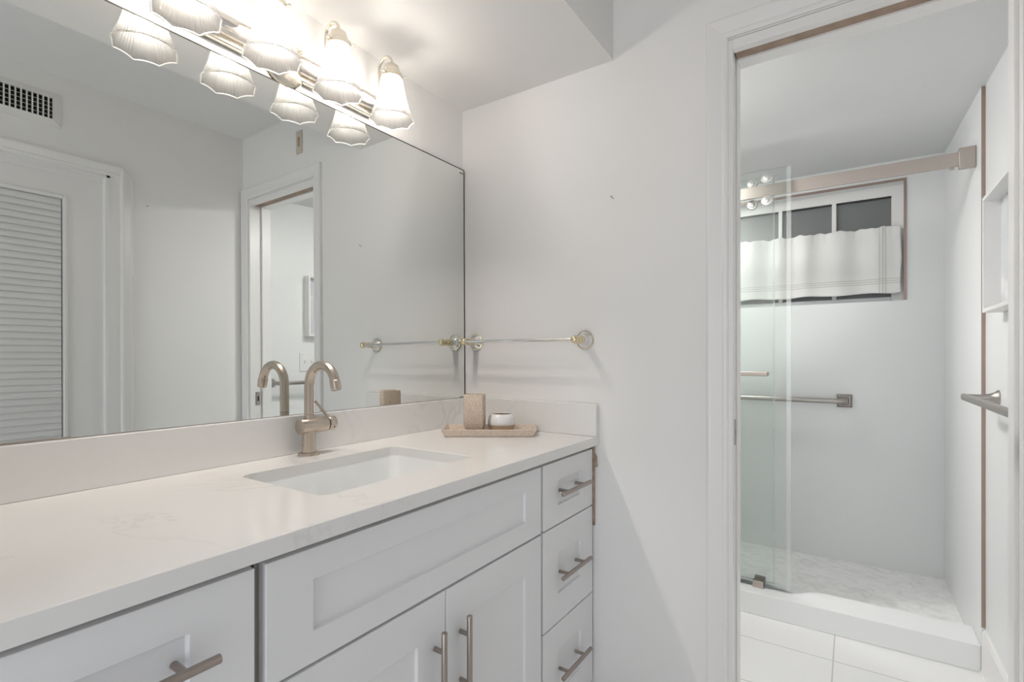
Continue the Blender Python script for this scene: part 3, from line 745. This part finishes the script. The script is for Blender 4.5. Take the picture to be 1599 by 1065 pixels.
# shade mesh, made once: eight fluted sides with flared corners
ZT_, ZB_ = 1.962, 1.838
NS = 288
def shade_bm():
    bm = nb(); rings = []; NR = 18
    for k in range(NR + 1):
        t = k / NR                      # 0 top .. 1 rim
        rad = 0.0285 + 0.0150 * t ** 0.75 + 0.0185 * t ** 2.6
        oc = max(0.0, (t - 0.15) / 0.85)
        ring = []
        for i in range(NS):
            a = 2 * math.pi * i / NS
            seg = (a % (math.pi / 4)) - math.pi / 8
            octr = math.cos(math.pi / 8) / math.cos(seg)
            r = rad * ((1 - oc) + oc * octr * 1.035)
            rib = 0.5 - 0.5 * math.cos(2 * math.pi * i / 6.0)
            r += 0.0012 * rib * (0.35 + 0.65 * t) * (1 if t < 1 else 0.6)
            zz = (ZB_ - ZT_) * t
            if t > 0.86: zz -= 0.0035 * (t - 0.86) / 0.14 * (abs(seg) / (math.pi / 8)) ** 2
            ring.append((r * math.cos(a), r * math.sin(a), zz))
        rings.append(ring)
    # turn in under the fitter
    rings.insert(0, [(x * 0.72, y * 0.72, 0.0035) for x, y, z in rings[0]])
    loft(bm, rings, cap=False)
    for f in bm.faces: f.material_index = 0
    last = rings[-1]; m_ = 8; rb = []
    for i in range(0, NS, 2):
        x, y, z = last[i]; r = math.hypot(x, y); c, s_ = x / r, y / r
        rb.append([(x + c * 0.0016 * math.cos(q), y + s_ * 0.0016 * math.cos(q), z + 0.0016 * math.sin(q)) for q in [2 * math.pi * k / m_ for k in range(m_)]])
    rb.append(rb[0]); n0 = len(bm.faces); loft(bm, rb, cap=False); bm.faces.ensure_lookup_table()
    for f in bm.faces[n0:]: f.material_index = 1
    return bm
shade_mesh = None
for i, y in enumerate(LY):
    bm = nb(); pts = [(0.040, y, LZ + 0.002), (0.047, y, LZ + 0.006), (0.051, y, LZ + 0.016), (0.052, y, LZ + 0.03), (0.052, y, 2.000)]
    for k in range(1, 17):
        a = math.pi * k / 16; pts.append((0.0785 - 0.0265 * math.cos(a), y, 2.000 + 0.0265 * math.sin(a)))
    pts.append((LX, y, 1.988)); tube(bm, pts, 0.0048, 16)
    arm = obj('lamp_arm', bm, M_fix, vl, smooth=True)
    bm = nb(); lathe(bm, (LX, y, 2.0005), (0, 0, -1), [(0, 0.007), (0.002, 0.012), (0.008, 0.0195), (0.018, 0.0228), (0.028, 0.0235), (0.030, 0.0285), (0.032, 0.031), (0.044, 0.0315), (0.045, 0.0295), (0.034, 0.029), (0.033, 0.012)], 36)
    for k in range(3):
        a = R(40 + 120 * k); dv = Vector((math.cos(a), math.sin(a), 0)); p = Vector((LX, y, 1.963)) + dv * 0.031
        lathe(bm, p, dv, [(0, 0.0018), (0.006, 0.0018), (0.0062, 0.0042), (0.0100, 0.0042)], 12)
    obj('socket_cap', bm, M_fix, arm, smooth=True, autosmooth=45)
    if shade_mesh is None:
        bm = shade_bm(); bmesh.ops.translate(bm, verts=bm.verts[:], vec=(LX, y, ZT_))
        sh = obj('glass_shade', bm, [M_shade, M_rim], arm, smooth=True)
        shade_mesh = sh.data; y_first = y
    else:
        sh = bpy.data.objects.new('glass_shade', shade_mesh); COL.objects.link(sh); sh.parent = arm
        sh.location = (0, y - y_first, 0)
    bm = nb(); lathe(bm, (LX, y, 1.958), (0, 0, -1), [(0.026, 0.008), (0.032, 0.0115), (0.042, 0.0160), (0.054, 0.0170), (0.064, 0.0130), (0.071, 0.007), (0.073, 0.001)], 20)
    b2 = nb(); lathe(b2, (LX, y, 1.966), (0, 0, -1), [(0, 0.012), (0.006, 0.0125), (0.030, 0.0110), (0.0335, 0.0085)], 20)
    obj('lamp_socket', b2, M_sw, arm, smooth=True, autosmooth=40)
    obj('bulb', bm, M_bulb, arm, smooth=True)

# ------------------------------------------------------------------ shower: track, sliding glass, guide
TZ0, TZ1, TY = 1.885, 1.939, 2.590
tk = thing('shower_track', 'brushed nickel overhead rail of the sliding shower door', 'rail', (0.85, TY, TZ0))
obj('rail', B(XL + 0.004, XS - 0.046, TY - 0.006, TY + 0.006, TZ0, TZ1), M_track, tk, bevel=0.0015)
bm = nb(); box(bm, XS - 0.050, XS - 0.0005, TY - 0.0125, TY + 0.0125, TZ0 - 0.012, TZ1 + 0.014)
obj('end_bracket', bm, M_track, tk, bevel=0.002)
bm = nb(); box(bm, XS - 0.078, XS - 0.062, TY - 0.005, TY + 0.005, TZ0 - 0.010, TZ0)
obj('door_stop', bm, M_grab, tk, bevel=0.002)
def glass_panel(name, label, x0, x1, y, z0, z1):
    t = thing(name, label, 'shower door', ((x0 + x1) / 2, y, z0), 0.0, 'sliding glass shower doors')
    bm = nb(); box(bm, x0, x1, y - 0.004, y + 0.004, z0, z1)
    o = obj('glass', bm, [M_glass, M_gedge], t)
    for p in o.data.polygons: p.material_index = 0 if abs(p.normal.y) > 0.5 else 1
    return t
g1 = glass_panel('sliding_glass_door', 'clear glass shower door nearest the doorway, with a nickel handle', 0.30, 0.9885, 2.566, 0.106, 2.000)
g2 = glass_panel('sliding_glass_door', 'clear glass shower door sliding behind the overhead rail', 0.12, 0.918, 2.616, 0.108, 1.985)
bm = nb(); box(bm, 0.972, 0.9895, 2.5605, 2.5618, 0.108, 1.998); box(bm, 0.9885, 0.9900, 2.5605, 2.5715, 0.108, 1.998)
obj('edge_seal', bm, M_seal, g1)
bm = nb(); box(bm, 0.912, 0.9188, 2.6105, 2.6118, 0.110, 1.983)
obj('edge_seal', bm, M_seal, g2)
def rollers(t, xs, y, sgn, zt, zb):
    for x in xs:
        for z in (zt, zb):
            bm = nb(); lathe(bm, (x, y - sgn * 0.0045, z), (0, sgn, 0), [(0, 0.0235), (0.004, 0.0235), (0.006, 0.021), (0.0065, 0.013), (0.014, 0.0125), (0.0155, 0.010), (0.0157, 0.004), (0.0145, 0.003)], 32)
            obj('roller', bm, M_plug, t, smooth=True, autosmooth=35)
rollers(g1, (0.893, 0.42), 2.5615, -1, TZ1 + 0.0235, TZ0 - 0.0235)
rollers(g2, (0.825, 0.30), 2.6115, -1, TZ1 + 0.0225, TZ0 - 0.0225)
bm = nb(); zh, yh = 1.074, 2.566 - 0.052
tube(bm, [(0.34, yh, zh), (0.900, yh, zh)], 0.0001)
bm.free(); bm = nb()
box(bm, 0.42, 0.902, yh - 0.006, yh + 0.006, zh - 0.010, zh + 0.010)
for x in (0.43, 0.890): box(bm, x, x + 0.012, yh + 0.006, 2.5615, zh - 0.008, zh + 0.008)
obj('door_handle', bm, M_track, g1, bevel=0.0025)
gd = thing('door_guide', 'small nickel floor guide under the sliding shower glass', 'guide', (0.86, 2.59, 0.098))
bm = nb(); box(bm, 0.835, 0.880, 2.552, 2.630, 0.0978, 0.1045); box(bm, 0.835, 0.880, 2.553, 2.5612, 0.1045, 0.128); box(bm, 0.835, 0.880, 2.5715, 2.580, 0.1045, 0.128); box(bm, 0.835, 0.880, 2.602, 2.6110, 0.1045, 0.128); box(bm, 0.835, 0.880, 2.6215, 2.630, 0.1045, 0.128)
obj('guide_block', bm, M_track, gd, bevel=0.001)

# grab bar on the shower back wall
gb = thing('grab_bar', 'satin nickel grab bar with square plates on the shower back wall', 'grab bar', (0.80, YB, 0.908))
gz = 0.908; gy = YB - 0.062
bm = nb(); pts = [(0.452, YB - 0.006, gz), (0.452, YB - 0.03, gz)]
for k in range(1, 9):
    a = R(90 * k / 8); pts.append((0.452 + 0.032 - 0.032 * math.cos(a), YB - 0.03 - 0.032 * math.sin(a), gz))
for k in range(0, 9):
    a = R(90 * k / 8); pts.append((1.180 - 0.032 + 0.032 * math.sin(a), YB - 0.03 - 0.032 * math.cos(a), gz))
pts.append((1.180, YB - 0.006, gz)); tube(bm, pts, 0.0145, 24)
obj('rod', bm, M_grab, gb, smooth=True, autosmooth=40)
for x in (0.452, 1.180):
    bm = nb(); loft(bm, [[(x + a * h, y, gz + b * h) for a, b in ((-1, -1), (1, -1), (1, 1), (-1, 1))] for y, h in ((YB, 0.036), (YB - 0.005, 0.036), (YB - 0.016, 0.026), (YB - 0.016, 0.020), (YB - 0.010, 0.018))])
    obj('wall_flange', bm, M_flange, gb, bevel=0.001)

# towel bar on the right wall of the shower room
ry = (1.662, 2.284); rz, rx = 1.015, 1.530
t2 = thing('towel_bar', 'satin nickel towel bar with flared posts below the picture', 'towel bar', (XT, 1.97, rz))
bm = nb()
loft(bm, [[(rx + a, y, rz + b) for a, b in ((-0.006, -0.011), (0.006, -0.011), (0.008, 0), (0.006, 0.011), (-0.006, 0.011), (-0.008, 0))] for y in (ry[0] - 0.011, ry[1] + 0.011)])
obj('rod', bm, M_grab, t2, bevel=0.003)
for y in ry:
    bm = nb(); lathe(bm, (XT, y, rz), (-1, 0, 0), [(0, 0.026), (0.003, 0.026), (0.010, 0.019), (0.022, 0.0135), (0.040, 0.0105), (XT - rx, 0.0095)], 28)
    obj('post', bm, M_grab, t2, smooth=True, autosmooth=50)

# shadow box picture
pf = thing('picture_frame', 'white shadow box frame with a pale grey print on the shower room wall', 'picture', (XT, 2.049, 1.30))
py0, py1, pz0, pz1, px = 1.874, 2.223, 1.293, 1.664, 1.566
bm = nb(); t = 0.012
for a in ((py0, py0 + t, pz0, pz1), (py1 - t, py1, pz0, pz1), (py0 + t, py1 - t, pz0, pz0 + t), (py0 + t, py1 - t, pz1 - t, pz1)): box(bm, px, XT - 0.0005, *a)
obj('frame', bm, M_frame, pf, bevel=0.001)
obj('print', B(XT - 0.008, XT - 0.004, py0 + t, py1 - t, pz0 + t, pz1 - t), M_art, pf)

# light switch
sw = thing('light_switch', 'white light switch plate on the shower room wall, seen in the mirror', 'switch', (XT, 1.898, 1.135))
obj('plate', B(XT - 0.006, XT, 1.840, 1.955, 1.078, 1.193), M_sw, sw, bevel=0.002)
for y in (1.874, 1.921):
    bm = nb(); box(bm, XT - 0.016, XT - 0.006, y - 0.004, y + 0.004, 1.130, 1.146)
    obj('toggle', bm, M_sw, sw, bevel=0.001)

# ceiling dome of the shower room (out of frame to the left)
cl = thing('ceiling_light', 'round white dome ceiling light of the shower room', 'light', (0.46, 2.10, zc2(2.10)))
zl = zc2(2.10) - 0.006
bm = nb(); lathe(bm, (0.46, 2.10, zl + 0.004), (0, 0, -1), [(0, 0.13), (0.02, 0.13), (0.022, 0.12)], 40)
obj('base_ring', bm, M_sw, cl, smooth=True, autosmooth=40)
bm = nb(); lathe(bm, (0.46, 2.10, zl - 0.018), (0, 0, -1), [(0, 0.118), (0.008, 0.112), (0.018, 0.085), (0.024, 0.045), (0.026, 0.001)], 32)
obj('diffuser', bm, M_dome, cl, smooth=True)

rl = thing('added_shower_light', 'unseen recessed light added to brighten the shower floor', 'light', (0.44, 2.98, zc2(2.98)))  # lamp added out of view to lift the mosaic and back wall
zl = zc2(2.98) - 0.006
bm = nb(); lathe(bm, (0.44, 2.98, zl + 0.008), (0, 0, -1), [(0, 0.098), (0.010, 0.098), (0.013, 0.090), (0.012, 0.078), (0.004, 0.076)], 40)
obj('trim_ring', bm, M_sw, rl, smooth=True, autosmooth=40)
bm = nb(); lathe(bm, (0.44, 2.98, zl - 0.0035), (0, 0, -1), [(0, 0.0765), (0.003, 0.075), (0.006, 0.060), (0.0075, 0.002)], 32)
obj('lens', bm, M_fill_lens, rl, smooth=True)

bpy.context.view_layer.update()
